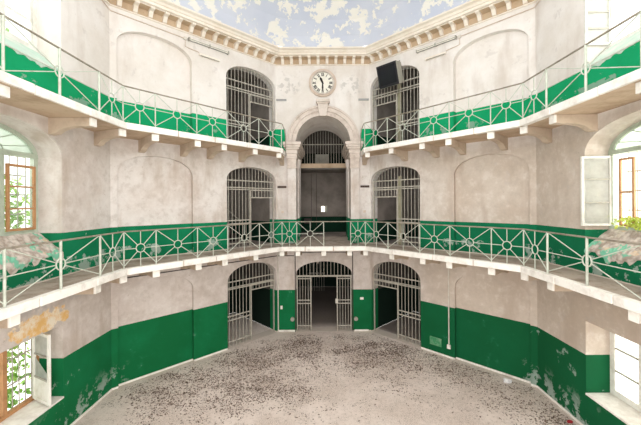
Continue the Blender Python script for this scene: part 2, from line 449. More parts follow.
# ------------------------------------------------------------------ galleries
GE = [(1.68, 12.85), (5.28, 8.67), (5.28, 3.4), (1.6, -.3)]
def gallery(level, ztop, name, label, closed):
    root = empty(name, (0, 13.4 if closed else 8, ztop-.17), label, 'balcony', kind=None)
    th = .16
    if closed:
        outer = ring
        inner = GE + [(-x, y) for x, y in reversed(GE)]
        loops = [outer, inner]
        extra = [[(-1.165, YF), (1.165, YF), (1.165, YF+2.84), (-1.165, YF+2.84)]]
    else:
        R = [(1.62, YF), (1.62, 12.9)] + GE + [(-x, y) for x, y in reversed(GE)] + [(-1.62, 12.9), (-1.62, YF)] + list(reversed(ring))
        # drop duplicates: C shaped strip
        loops = [[(1.62, YF)] + GE + [(-x, y) for x, y in reversed(GE)] + [(-1.62, YF)] + [(-HB, YF), (-W, Y1), (-W, Y2), (-HB, YB), (HB, YB), (W, Y2), (W, Y1), (HB, YF)]]
        extra = []
    flat = [p for l in loops for p in l]
    tri = tessellate_polygon([[Vector((x, y, 0)) for x, y in l] for l in loops])
    mt, mbm = MB(), MB()
    mt.add([(x, y, ztop) for x, y in flat], [tuple(t) for t in tri])
    for e in extra: mt.add([(x, y, ztop+.001) for x, y in e], [tuple(range(len(e)))])
    mt.build('pavement', M['gallery_floor'], root, fix=False)
    mbm.add([(x, y, ztop-th) for x, y in flat], [tuple(t) for t in tri])
    for l in loops:
        n = len(l)
        mbm.add([(x, y, ztop-th) for x, y in l]+[(x, y, ztop-.003) for x, y in l], [(i, (i+1) % n, n+(i+1) % n, n+i) for i in range(n)])
    mbm.build('slab', M['slab'], root, fix=False)
    # painted edge stones
    segs = []
    full = [(-x, y) for x, y in reversed(GE)] + GE
    if closed: full = full + [full[0]]
    for a, b in zip(full[:-1], full[1:]):
        if not closed and a[1] > 12.8 and b[1] > 12.8: continue
        a, b = Vector((*a, 0)), Vector((*b, 0)); ln = (b-a).length
        if (a+b).length/2 < 1: pass
        n = max(2, round(ln/1.25)); t = (b-a).normalized()
        nrm = Vector((t.y, -t.x, 0))
        c = (a+b)/2; ctr = Vector((0, 6.3, 0))
        if (ctr-c).dot(nrm) > 0: nrm = -nrm     # nrm away from the centre
        fr = Fr((a.x, a.y), (t.x, t.y), (nrm.x, nrm.y))
        cuts = [0] + [(i + random.uniform(-.18, .18))*ln/n for i in range(1, n)] + [ln]
        for p, q in zip(cuts[:-1], cuts[1:]):
            m = MB(); dz = random.uniform(-.006, .006)
            m.box(p+.014, q-.014, -.045+random.uniform(-.008, .008), .12, ztop-.155+dz, ztop+.02+dz, fr)
            m.build('edge_stone', M['kerb'], root, bevel=.012)
    if not closed:
        for s in (-1, 1):
            m = MB(); m.box(min(s*1.60, s*1.68), max(s*1.60, s*1.68), 12.87, YF-.01, ztop-.17, ztop+.02)
            m.build('edge_stone', M['kerb'], root, bevel=.01)
    return root
gal2 = gallery(2, SL2, 'middle_gallery', 'middle balcony ring with white stone edge, running unbroken past the central archway', True)
gal3 = gallery(3, SL3, 'upper_gallery', 'upper balcony ring with thick corbels below, broken open at the central archway', False)

def wall_hit(p, dirv):
    """distance from p along dirv to the octagonal wall"""
    best = 99
    for i in range(8):
        a, b = Vector((*ring[i], 0)), Vector((*ring[(i+1) % 8], 0))
        e = b-a; den = dirv.x*e.y-dirv.y*e.x
        if abs(den) < 1e-6: continue
        r = a-p
        t = (r.x*e.y-r.y*e.x)/den; w = (r.x*dirv.y-r.y*dirv.x)/den
        if t > 0 and -.001 <= w <= 1.001: best = min(best, t)
    return best
KF = (GE[1][0]-GE[0][0])/(GE[0][1]-GE[1][1])
def edge_at(px):
    """point of the gallery edge whose bearing is px/F"""
    a = abs(px); s = 1 if px >= 0 else -1; r = a/F
    if r <= GE[0][0]/GE[0][1]: return Vector((s*r*GE[0][1], GE[0][1], 0)), Vector((0, 1, 0))
    y = (GE[0][0]+KF*GE[0][1])/(r+KF)
    if y >= GE[1][1]: return Vector((s*r*y, y, 0)), Vector((s*.7071, .7071, 0))
    return Vector((s*GE[1][0], GE[1][0]/r, 0)), Vector((s, 0, 0))
def corbel(p, n, ztop, root, hgt=.42):
    p = p + n*.07
    ln = wall_hit(p, n)
    t = Vector((n.y, -n.x, 0)); fr = Fr((p.x, p.y), (t.x, t.y), (n.x, n.y))
    zt = ztop-.165
    prof = [(0, zt), (0, zt-.17), (.04, zt-.2), (ln*.3, zt-.2)]
    for i in range(1, 8):
        a = i/8*PI/2
        prof.append((ln*.3+ln*.5*(math.sin(a)), zt-.2-(hgt-.2)*(1-math.cos(a))))
    prof += [(ln*.84, zt-hgt), (ln, zt-hgt-.02), (ln, zt)]
    m = MB(); m.prism(prof, -.085, .085, lambda x, z, w: fr.p(w, x, z))
    o = m.build('corbel', M['corbel'], root)
    m = MB(); m.box(-.095, .095, -.03, .02, zt-.19, zt, fr)
    m.build('corbel_face', M['kerb'], o, bevel=.008)
    return o
def near_wall(p): return wall_hit(p, Vector((0, 1, 0)))
B3 = [42.5, 67, 98, 124.5, 167, 199, 227]
for s in (-1, 1):
    for px in B3:
        p, n = edge_at(px*s)
        if px == 42.5: n = Vector((0, 1, 0)); p = Vector((s*1.76, 12.85, 0))
        if px == 199: n = Vector((s*.924, .383, 0))
        corbel(p, n, SL3, gal3, .36)
    for y in (5.44, 3.9): corbel(Vector((s*5.28, y, 0)), Vector((s, 0, 0)), SL3, gal3, .36)
    for px in [26, 42, 67, 98, 124.5, 167, 199, 224]:
        p, n = edge_at(px*s)
        if px == 199: n = Vector((s*.924, .383, 0))
        corbel(p, n, SL2, gal2, .3)
    for y in (5.6, 4.2): corbel(Vector((s*5.28, y, 0)), Vector((s, 0, 0)), SL2, gal2, .3)
corbel(Vector((0, 12.85, 0)), Vector((0, 1, 0)), SL2, gal2, .3)

# ------------------------------------------------------------------ railings
def rail_panel(a, b, z0, z1, root, infill=True, thick=False):
    """infill between two posts: ring, spokes"""
    A, B = Vector(a), Vector(b); c = (A+B)/2; L = (B-A).length; t = (B-A).normalized()
    zc = (z0+z1)/2-.01; r = .115; q = .011
    if L < .5: r = .09
    root_c = Vector((c.x, c.y, zc))
    m = MB()
    if infill:
        n = 20
        m.tube([root_c + t*r*math.cos(2*PI*i/n) + Vector((0, 0, r*math.sin(2*PI*i/n))) for i in range(n)], .014, 6, closed=True)
        for (X, Z) in ((A, z1), (B, z1), (A, z0), (B, z0), (A, zc), (B, zc)):
            e = Vector((X.x, X.y, Z)); v = (e-root_c).normalized()
            m.tube([root_c+v*r, e], q, 6)
        if not thick:
            m.tube([Vector((c.x, c.y, z1)), root_c+Vector((0, 0, r))], q, 6)
            m.tube([root_c-Vector((0, 0, r)), Vector((c.x, c.y, z0-.06))], q, 6)
    m.build('infill_panel', M['rail'], root)
    if thick:
        m = MB(); m.tube([(c.x, c.y, z0-.06), (c.x, c.y, z1)], .026, 8); m.build('post', M['rail'], root)
PX = [27, 41.8, 63.5, 95.3, 125.5, 167, 198, 221.5, 316.5]
def side_pts(s):
    P = [edge_at(px*s)[0] for px in PX]
    P += [Vector((s*5.28, 4.45, 0)), Vector((s*5.28, 3.4, 0))]
    return P
def inward(P):     # keep railing just inside the kerb
    return [p + (edge_at(p.x/p.y*F)[1] if p.y > 4.6 else Vector((math.copysign(1, p.x), 0, 0)))*.05 for p in P]
def railing(zs, root, pts, skip=(), curl=False):
    z0, z1 = zs+.07, zs+1.0
    for i, (a, b) in enumerate(zip(pts[:-1], pts[1:])):
        L = (b-a).length
        if i in skip: continue
        rail_panel(a, b, z0, z1, root, True, L > 2)
    m = MB(); m.tube([(p.x, p.y, z1) for p in pts], .02, 8)
    if curl:
        p = pts[0]; s = math.copysign(1, p.x)
        m.tube([(p.x, p.y, z1), (p.x-s*.04, p.y+.02, z1-.03), (p.x-s*.13, p.y+.05, z1-.28), (p.x-s*.16, p.y+.06, z1-.5), (p.x-s*.15, p.y+.06, zs)], .018, 8)
    m.build('handrail', M['handrail'], root)
    for i, p in enumerate(pts):
        m = MB(); m.tube([(p.x, p.y, zs), (p.x, p.y, z1)], .016 if p.y > 8 else .024, 8)
        m.build('post', M['rail'], root)
Pl, Pr = inward(side_pts(-1)), inward(side_pts(1))
ctr = [Vector((0, 12.90, 0))]
r2 = empty('middle_railing', (0, 12.9, SL2), 'pale iron railing with ring-and-spoke panels along the middle balcony, one centre panel empty', 'railing')
pts = list(reversed(Pl)) + ctr + Pr
railing(SL2, r2, pts, skip=(len(Pl),))
for s, P in ((-1, Pl), (1, Pr)):
    r3 = empty('upper_railing', (P[1].x, P[1].y, SL3), 'pale iron railing with ring-and-spoke panels on the %s half of the upper balcony' % SN[s], 'railing', 'upper balcony railings')
    railing(SL3, r3, P[1:], curl=True)

# ------------------------------------------------------------------ central archway
aw = empty('stone_archway', (0, YF-.1, SL2), 'tall moulded stone archway with keystone under the wall clock', 'archway')
def ringprism(mb, r0, r1, d0, d1, zc, fr, n=36, a0=0, a1=PI):
    for i in range(n):
        A, B = a0+(a1-a0)*i/n, a0+(a1-a0)*(i+1)/n
        vs = []
        for th in (A, B):
            for r in (r0, r1):
                for d in (d0, d1):
                    vs.append(fr.p(r*math.cos(th), d, zc+r*math.sin(th)))
        mb.add(vs, [(0, 4, 5, 1), (2, 3, 7, 6), (0, 2, 6, 4), (1, 5, 7, 3)])
    for th in (a0, a1):
        vs = [fr.p(r*math.cos(th), d, zc+r*math.sin(th)) for r in (r0, r1) for d in (d0, d1)]
        mb.add(vs, [(0, 1, 3, 2)])
m = MB(); ringprism(m, 1.165, 1.34, -.08, .0, 8.1, F0); m.build('inner_archivolt', M['arch'], aw)
m = MB(); ringprism(m, 1.34, 1.50, -.13, .0, 8.1, F0); ringprism(m, 1.50, 1.57, -.18, .0, 8.1, F0); m.build('outer_archivolt', M['arch'], aw)
m = MB()
m.prism([(-.15, 9.2), (.15, 9.2), (.23, 9.78), (-.23, 9.78)], -.26, -.0, lambda x, z, w: F0.p(x, w, z))
m.build('keystone', M['arch'], aw, bevel=.015)
m = MB(); m.box(-.29, .29, -.33, 0, 9.78, 9.9, F0); m.box(-.26, .26, -.3, 0, 9.72, 9.78, F0); m.build('keystone_cap', M['arch'], aw, bevel=.012)
for s in (-1, 1):
    m = MB()
    def bx(x0, x1, d0, d1, z0, z1):
        a, b = sorted((s*x0, s*x1)); m.box(a, b, d0, d1, z0, z1, F0)
    # entablature, stepped, returns along the side of the deep niche
    bx(1.17-.03, 1.54, -.16, .2, 7.36, 7.5)
    steps = [(7.98, 8.10, .24), (7.88, 7.98, .20), (7.80, 7.88, .15), (7.62, 7.80, .08), (7.50, 7.62, .05)]
    for z0, z1, p in steps:
        bx(1.17-p, 1.50+p*.8, -.14-p, .2, z0, z1)
        bx(1.17-p, 1.30, .2, 2.66, z0, z1)
    m.build('entablature', M['arch'], aw, bevel=.008)
    m = MB(); bx(1.165, 1.52, -.14, 0, SL2+.03, 7.0); m.build('pilaster', M['wall'], aw)
    m = MB(); bx(1.13, 1.55, -.18, .3, 7.0, 7.08); bx(1.15, 1.53, -.155, .3, 7.08, 7.42); bx(1.12, 1.56, -.19, .3, 7.42, 7.5)
    m.build('capital', M['arch'], aw, bevel=.008)
    m = MB(); m.tube([F0.p(s*1.19, .95, SL2+.02), F0.p(s*1.19, .95, 7.05)], .09, 20)
    m.tube([F0.p(s*1.19, .95, 7.05), F0.p(s*1.19, .95, 7.15), F0.p(s*1.19, .95, 7.33), F0.p(s*1.19, .95, 7.5)], [.09, .15, .17, .17], 20)
    m.build('engaged_column', M['wall'], aw)

# ------------------------------------------------------------------ barred gates
def inside_top(pts_arch, u):
    """height of arch outline at u"""
    u0, u1, z0, zs, zc, ex = pts_arch
    c, a, b = (u0+u1)/2, (u1-u0)/2, zc-zs
    x = min(1, abs((u-c)/a))
    return zs + b*(1-x**ex)**(1/ex)
def grille(name, fr, dims, d, split, transom, label, leaf_bars=6, rails=(.95, 1.1), full=False):
    """split: u where the doorway starts (towards 0) ; barred part from split to u1"""
    u0, u1, z0, zs, zc = dims; pa = (u0, u1, z0, zs, zc, 2.15)
    root = empty(name, fr.p((u0+u1)/2, d, z0), label, 'gate', 'barred gates in the arched doorways')
    def vbar(u, za, zb, r=.014):
        m = MB(); m.tube([fr.p(u, d, za), fr.p(u, d, zb)], r, 6); m.build('bar', M['bars'], root)
    def hbar(ua, ub, z, nm='rail'):
        m = MB(); m.box(ua, ub, d-.012, d+.012, z-.022, z+.022, fr); m.build(nm, M['bars'], root)
    sp = .155
    n = int((u1-u0)/sp)
    t0, t1 = transom
    for i in range(1, n+1):
        u = u0 + i*(u1-u0)/(n+1)
        top = inside_top(pa, u)
        if u > split: vbar(u, z0+.0, top)
        else:
            vbar(u, t0, top)
    hbar(u0, u1, zs-.02); hbar(u0, u1, zs-.3)
    for r in rails: hbar(split, u1, z0+r)
    hbar(split, u1, z0+.18)
    hbar(u0, split, t0); hbar(u0, split, t1)
    m = MB(); m.box(split-.025, split+.025, d-.025, d+.025, z0, t1+.02, fr)
    m.box(u0+.005, u0+.045, d-.025, d+.025, z0, zs, fr)
    m.box(u0, u1, d-.02, d+.02, t1, t1+.03, fr)
    m.build('door_frame', M['bars'], root)
    # arched flat rim
    m = MB(); pts = [(u, z) for u, z in arch(u0, u1, z0, zs, zc)[2:]]
    m.tube([fr.p((u-(u0+u1)/2)*.985+(u0+u1)/2, d, z-.015) for u, z in pts], .014, 6); m.build('arch_rim', M['bars'], root)
    return root
WH = {0: 'ground floor', 1: 'middle gallery', 2: 'upper gallery'}
for s in (-1, 1):
    for k, dm in enumerate(DOORS):
        dd = dm
        z0 = max(dd[2], 0.004)
        tr = (z0+1.98, z0+2.28) if k else (z0+2.0, z0+2.24)
        extra = {(-1, 2): 'left of the clock', (1, 2): 'behind the black box',
                 (-1, 1): 'staircase behind it', (1, 1): 'khaki post behind it',
                 (-1, 0): 'left of central gate', (1, 0): 'right of central gate'}[(s, k)]
        split = 1.22 if s < 0 else 1.25
        grille('barred_gate', FA[s], (dd[0], dd[1], z0, dd[3], dd[4]), .16, split, tr,
               'iron bar gate in the %s arch of the %s, %s' % (SN[s], WH[k], extra),
               rails=(1.0, 1.16) if k == 0 else (.95, 1.08))
# central ground gate
def central_gate():
    u0, u1, z0, zs, zc = -1.2, 1.2, .004, 2.47, 3.02
    d = .12; fr = F0
    root = empty('central_gate', fr.p(0, d, z0), 'wide iron bar gate of the central ground arch, both side leaves shut and middle open', 'gate')
    def hb(a, b, z, w=.025, nm='rail', par=root):
        m = MB(); m.box(a, b, d-.015, d+.015, z-w, z+w, fr); m.build(nm, M['bars'], par)
    for i in range(1, 16):
        u = u0+i*(u1-u0)/16; m = MB(); m.tube([fr.p(u, d, 2.36), fr.p(u, d, inside_top((u0, u1, z0, zs, zc, 2), u))], .014, 6); m.build('bar', M['bars'], root)
    hb(u0, u1, 2.36, .035, 'transom_rail')
    for a, b in ((-1.18, -.55), (.55, 1.18)):
        m = MB()
        for u in (a+.02, b-.02): m.box(u-.025, u+.025, d-.02, d+.02, .03, 2.33, fr)
        for z in (.22, 2.25): m.box(a, b, d-.018, d+.018, z-.02, z+.02, fr)
        o = m.build('gate_leaf', M['bars'], root)
        for i in range(1, 5):
            u = a+.02+(b-a-.04)*i/5; m = MB(); m.tube([fr.p(u, d, .05), fr.p(u, d, 2.3)], .013, 6); m.build('bar', M['bars'], o)
        for z in (1.18, 1.32):
            m = MB(); m.box(a, b, d-.015, d+.015, z-.02, z+.02, fr); m.build('cross_bar', M['bars'], o)
    m = MB(); m.box(.49, .61, d-.05, d+.01, 1.18, 1.38, fr); m.build('lock_box', M['pipe'], root, bevel=.008)
central_gate()
# upper passage grille
g = empty('passage_grille', F0.p(0, 2.80, 7.55), 'row of slim vertical bars closing the high passage deep inside the central archway', 'grille')
for i in range(1, 16):
    u = -1.09+i*2.18/16
    m = MB(); m.tube([F0.p(u, 2.80, 7.555), F0.p(u, 2.80, 8.3+.97*math.sqrt(1-(u/1.09)**2))], .013, 6); m.build('bar', M['bars'], g)
m = MB(); m.box(-1.08, 1.08, 2.79, 2.81, 8.52, 8.56, F0); m.build('rail', M['bars'], g)
m = MB(); m.box(-.42, .32, 4.2, 4.5, 7.56, 8.25, F0)
o = m.build('cupboard', M['greycase'], bevel=.01); tag(o, 'pale low cupboard seen through the bars of the high central passage', 'cupboard')

# interior bits
m = MB(); m.box(-.045, .055, -0, 0, 0, 0) if False else None
o = empty('wall_lamp', F0.p(-.03, 5.43, 5.2), 'small lit rectangular lamp on the wall at the back of the central niche', 'lamp')
lm = NT('lamp_glow'); lm.b.inputs['Emission Color'].default_value = (1, .93, .8, 1); lm.b.inputs['Emission Strength'].default_value = 3.0; lm.color((1, .95, .85))
m = MB(); m.box(-.13, .07, 5.36, 5.40, 5.02, 5.33, F0); m.build('diffuser', lm.m, o, bevel=.01)
m = MB(); m.box(-.15, .22, 5.40, 5.44, 4.98, 5.37, F0); m.build('housing', M['greycase'], o)
m = MB(); m.box(-1.15, -.75, 5.35, 5.44, 4.3, 4.62, F0)
tag(m.build('wall_cabinet', M['stair'], bevel=.01), 'small dark cabinet low on the green wall at the back of the central niche', 'cabinet')
# pipes on back wall
m = MB()
for x in (-.72, -.42): m.tube([F0.p(x, 5.42, SL2+.3), F0.p(x, 5.42, 7.3)], .012, 6)
tag(m.build('back_wall_pipes', M['darkpipe']), 'pair of thin vertical pipes on the back wall of the central niche', 'pipe')
# stairs behind left middle gate
st = empty('staircase', FA[-1].p(1.5, 2.6, SL2), 'dark concrete staircase rising behind the left middle gate', 'stairs')
for i in range(11):
    m = MB(); u = .5+i*.22
    m.box(u, u+.25, 2.2, 3.3, SL2+i*.18, SL2+(i+1)*.18, FA[-1]); m.build('step', M['stair'], st)
m = MB(); m.tube([FA[-1].p(.5, 2.1, SL2+.9), FA[-1].p(2.9, 2.1, SL2+2.9)], .025, 8); m.build('handrail', M['bars'], st)
# sign and inner door in the central hall
m = MB(); m.box(-.35, .35, 4.6, 4.66, 2.66, 2.95, F0)
tag(m.build('notice_board', weathered('red_brown_board', '#9a6a4c', '#c9a070', 6, .7), bevel=.01), 'red-brown board hanging inside above the central ground gate', 'board')
ig = empty('inner_barred_door', F0.p(-.3, 6.5, 0), 'faint inner barred door at the back of the dark central hall', 'gate')
for i in range(7):
    m = MB(); m.tube([F0.p(-.9+i*.15, 6.5, .01), F0.p(-.9+i*.15, 6.5, 2.5)], .015, 6); m.build('bar', M['bars'], ig)
m = MB(); m.box(-.95, .05, 6.48, 6.52, 1.1, 1.15, F0); m.build('rail', M['bars'], ig)
m = MB(); m.box(-.45, -.3, 6.40, 6.47, 1.75, 2.0, F0); m.build('door_notice', M['clockring'], ig)
# inner dark doors in the side rooms
for s in (-1, 1):
    for z0 in (.004, SL2+.002, SL3+.002):
        dr = empty('inner_door', FA[s].p(.9, 3.55, z0), 'dark inner door beyond the %s barred gate of the %s' % (SN[s], WH[{0: 0, 3: 1, 7: 2}[int(z0)]]), 'door', 'dark inner doors')
        m = MB(); m.box(.5, 1.4, 3.5, 3.58, z0, z0+2.1, FA[s]); m.build('door_leaf', M['stair'], dr)
        m = MB(); m.box(.42, .5, 3.47, 3.58, z0, z0+2.18, FA[s]); m.box(1.4, 1.48, 3.47, 3.58, z0, z0+2.18, FA[s]); m.box(.42, 1.48, 3.47, 3.58, z0+2.1, z0+2.18, FA[s]); m.build('door_frame', M['greycase'], dr)
# steel post beside doorway, right upper / middle
for z0, z1, w in ((SL3, 10.8, 'upper'), (SL2, 6.9, 'middle')):
    m = MB(); m.box(1.18, 1.34, .3, .4, z0+.002, z1-.3, FA[1])
    tag(m.build('door_post', weathered('khaki_post', '#a9a58c', '#7e7a64', 4, .5), bevel=.01), 'khaki upright post behind the bars of the right %s gate' % w, 'post')

# ------------------------------------------------------------------ cornice
co = empty('cornice', (0, YF-.4, 11.43), 'cream cornice with small brackets running round the hall under the ceiling', 'cornice')
prof = [(0, 11.42), (.05, 11.42), (.06, 11.45), (.03, 11.48), (.03, 11.67), (.30, 11.69), (.30, 11.705), (.42, 11.71), (.42, 11.79), (.46, 11.80), (.50, 11.86), (.58, 11.89), (.60, 11.90), (.60, 11.95), (.0, 11.97)]
mb, mf = MB(), MB()
R = [octo(p, z) for p, z in prof]
for i, (a, b) in enumerate(zip(R[:-1], R[1:])):
    (mf if 2 <= i <= 4 else mb).add(a+b, [(j, (j+1) % 8, 8+(j+1) % 8, 8+j) for j in range(8)])
mb.build('moulding', M['cornice'], co, fix=False); mf.build('frieze', M['frieze'], co, fix=False)
def dentil(fr, u):
    m = MB()
    pr = [(.03, 11.46), (.10, 11.47), (.14, 11.54), (.20, 11.62), (.36, 11.64), (.36, 11.70), (.03, 11.70)]
    m.prism(pr, -.06, .06, lambda x, z, w: fr.p(u+w, -x, z))
    m.build('bracket', M['cornice'], co)
for i in range(10): dentil(F0, -1.70+i*3.4/9)
for s in (-1, 1):
    for i in range(14): dentil(FA[s], .24+i*(L1-.48)/13)
    for i in range(12): dentil(FW[s], .24+i*.37)

# ------------------------------------------------------------------ clock
ck = empty('wall_clock', F0.p(-.03, -.02, 10.6), 'round wall clock with roman numerals and black hands above the archway', 'clock')
cx, cz = -.005, 10.66
def disc(m, r0, r1, d0, d1):
    n = 48
    ringprism(m, r0, r1, d0, d1, cz, Fr((cx, YF), (1, 0), (0, 1)), n, 0, 2*PI)
m = MB(); disc(m, .50, .59, -.09, -.0); m.build('surround', M['clockring'], ck)
m = MB(); disc(m, .47, .515, -.13, -.0); m.build('rim', M['arch'], ck)
m = MB(); disc(m, .0, .48, -.06, -.0); m.build('dial', M['clockface'], ck)
fc = Fr((cx, YF), (1, 0), (0, 1))
m = MB(); ringprism(m, .445, .453, -.064, -.06, cz, fc, 48, 0, 2*PI); m.build('minute_track', M['ink'], ck)
NUM = ['XII', 'I', 'II', 'III', 'IIII', 'V', 'VI', 'VII', 'VIII', 'IX', 'X', 'XI']
mm = MB()
def stroke(m, a, b, w, c0, th):
    """stroke in numeral coordinates (x right, y outward) rotated by th"""
    ax, ay = a; bx_, by = b
    dx, dy = bx_-ax, by-ay; l = math.hypot(dx, dy); nx, ny = -dy/l*w/2, dx/l*w/2
    q = []
    for x, y in ((ax+nx, ay+ny), (bx_+nx, by+ny), (bx_-nx, by-ny), (ax-nx, ay-ny)):
        X = c0[0] + x*math.cos(th)+y*math.sin(th); Z = c0[1] - x*math.sin(th)+y*math.cos(th)
        q.append((X, Z))
    m.prism(q, -.068, -.061, lambda X, Z, w_: fc.p(X, w_, cz+Z))
for h, s_ in enumerate(NUM):
    th = 2*PI*h/12; c0 = (.355*math.sin(th), .355*math.cos(th))
    wd = {'I': .034, 'V': .06, 'X': .064}; tot = sum(wd[c] for c in s_); x = -tot/2; H = .068
    for c in s_:
        w = wd[c]; xm = x+w/2
        if c == 'I': stroke(mm, (xm, -H), (xm, H), .023, c0, th)
        if c == 'V': stroke(mm, (xm-.02, H), (xm, -H), .023, c0, th); stroke(mm, (xm+.02, H), (xm, -H), .012, c0, th)
        if c == 'X': stroke(mm, (xm-.024, H), (xm+.024, -H), .023, c0, th); stroke(mm, (xm+.024, H), (xm-.024, -H), .012, c0, th)
        x += w
mm.build('numerals', M['ink'], ck)
def hand(nm, ang, ln, w, d):
    m = MB(); q = [(-w*.5, -.06), (w*.5, -.06), (w*.9, ln*.6), (0, ln), (-w*.9, ln*.6)]
    m.prism([(x*math.cos(ang)+y*math.sin(ang), -x*math.sin(ang)+y*math.cos(ang)) for x, y in q], d-.008, d, lambda X, Z, w_: fc.p(X, w_, cz+Z))
    m.build(nm, M['ink'], ck)
hand('hour_hand', math.radians(-24), .29, .06, -.072)
hand('minute_hand', math.radians(180), .37, .04, -.082)
m = MB(); m.disc(fc.p(0, -.07, cz), (0, -1, 0), .03, .025, 16); m.build('hub', M['ink'], ck)

# ------------------------------------------------------------------ black loudspeaker / monitor box by the right upper gate
def monitor():
    fr0 = FA[1]; p = fr0.p(1.36, -.62, 10.44)
    root = empty('wall_monitor', p, 'black-faced grey box tilted down in front of the right upper gate', 'monitor')
    pt = math.radians(17)
    def T(x, y, z):
        # x along the wall, y outward (towards the wall), z up, pitched face-down
        yy = y*math.cos(pt) - z*math.sin(pt); zz = y*math.sin(pt) + z*math.cos(pt)
        return fr0.p(1.36+x, -.62+yy, 10.44+zz)
    def bx(m, x0, x1, y0, y1, z0, z1, sh=1.0):
        vs = []
        for z in (z0, z1):
            for y, k in ((y0, 1), (y1, sh)):
                for x in (x0, x1): vs.append(T(x*k, y, z*k))
        m.add(vs, [(0,1,3,2),(4,6,7,5),(0,4,5,1),(2,3,7,6),(0,2,6,4),(1,5,7,3)])
    m = MB(); bx(m, -.45, .45, -.02, .42, -.43, .43, .88); m.build('case', M['greycase'], root, bevel=.015)
    m = MB(); bx(m, -.44, .44, -.05, -.02, -.42, .42); m.build('screen_bezel', M['black'], root, bevel=.01)
    m = MB(); bx(m, -.37, .37, -.056, -.05, -.33, .35); m.build('front_screen', weathered('dark_screen', '#15171d', '#20242c', 3, .4, .25), root)
    m = MB(); bx(m, -.41, .41, -.0, .33, -.43, -.405, .86); m.build('underside', M['black'], root)
    m = MB(); m.tube([T(.1, .34, .25), fr0.p(1.5, -.01, 11.14)], .03, 8); m.tube([T(-.2, .34, .25), fr0.p(1.3, -.01, 11.14)], .025, 8); m.build('bracket_arm', M['greycase'], root)
monitor()

# ------------------------------------------------------------------ plaques, switches, cables, tube lamps
def plaque(fr, u, z, w, h, mat, label, nm='wall_plaque', cat='plaque', grp=None, d=.0):
    m = MB(); m.box(u-w/2, u+w/2, d-.03, d, z-h/2, z+h/2, fr)
    return tag(m.build(nm, mat, bevel=.006), label, cat, grp)
for s in (-1, 1):
    plaque(F0, s*1.75 if s > 0 else -1.78, 9.95, .44, .085, M['plaque'], 'small grey plaque high on the wall, %s of the clock' % SN[s], grp='small wall plaques')
    plaque(F0, s*1.78, 6.22, .38, .09, M['darkplaque'], 'small dark plaque on the %s pier of the middle gallery' % SN[s], grp='small wall plaques')
    plaque(F0, s*1.76, 5.15, .1, .1, M['clockring'], 'tiny pinkish switch on the %s pier of the middle gallery' % SN[s], 'light_switch', 'switch', 'gallery switches')
plaque(F0, 1.62, 1.42, .15, .1, M['kerb'], 'small white switch on the green pier right of the central gate', 'light_switch', 'switch')
plaque(F0, -1.83, 1.05, .09, .15, M['kerb'], 'small white socket on the green pier left of the central gate', 'wall_socket', 'socket')
for s in (-1, 1):
    m = MB(); m.disc(F0.p(s*1.36, 0, .55), (0, -1, 0), .085, .07, 16)
    o = m.build('bell_box', M['greycase']); tag(o, 'round grey bell box low on the %s pier beside the central gate' % SN[s], 'bell')
plaque(F0, -1.6, .05, .72, .07, M['kerb'], 'white stone foot under the left green pier', 'pier_foot', 'kerb')
plaque(F0, 1.6, .05, .6, .07, M['kerb'], 'white stone foot under the right green pier', 'pier_foot', 'kerb')

def cable(name, pts, r, mat, label, cat):
    m = MB(); m.tube(pts, r, 6); return tag(m.build(name, mat), label, cat)
zc = 3.27
cable('ring_cable', [FW[-1].p(5.5, -.02, zc+.0), FW[-1].p(.02, -.02, zc), FA[-1].p(L1-.02, -.02, zc), FA[-1].p(.02, -.02, zc), F0.p(-1.28, -.03, zc)], .016, M['darkpipe'], 'dark cable along the left wall just below the middle balcony', 'cable')
cable('ring_cable', [FW[1].p(5.5, -.02, zc+.0), FW[1].p(.02, -.02, zc), FA[1].p(L1-.02, -.02, zc)], .016, M['darkpipe'], 'dark cable along the right window wall just below the middle balcony', 'cable')
cable('centre_pipe', [F0.p(-1.23, -.03, .01), F0.p(-1.23, -.03, 3.40), F0.p(1.23, -.03, 3.40), F0.p(1.23, -.03, .01)], .022, M['darkpipe'], 'dark pipe framing the central ground arch', 'pipe')
cable('corner_conduit', [F0.p(-1.97, -.03, .02), F0.p(-1.97, -.03, 3.6)], .025, M['pipe'], 'white vertical conduit at the corner left of the central gate', 'pipe')
uc = (4.43-2)*1.414
cd = empty('switch_conduit', FA[1].p(uc, -.02, .4), 'pale conduit dropping to a small switch box on the right green wall', 'conduit')
m = MB(); m.tube([FA[1].p(uc, -.025, .42), FA[1].p(uc, -.025, 3.6)], .022, 6); m.build('conduit', M['pipe'], cd)
m = MB(); m.box(uc-.06, uc+.06, -.07, 0, .33, .47, FA[1]); m.build('switch_box', M['kerb'], cd, bevel=.01)
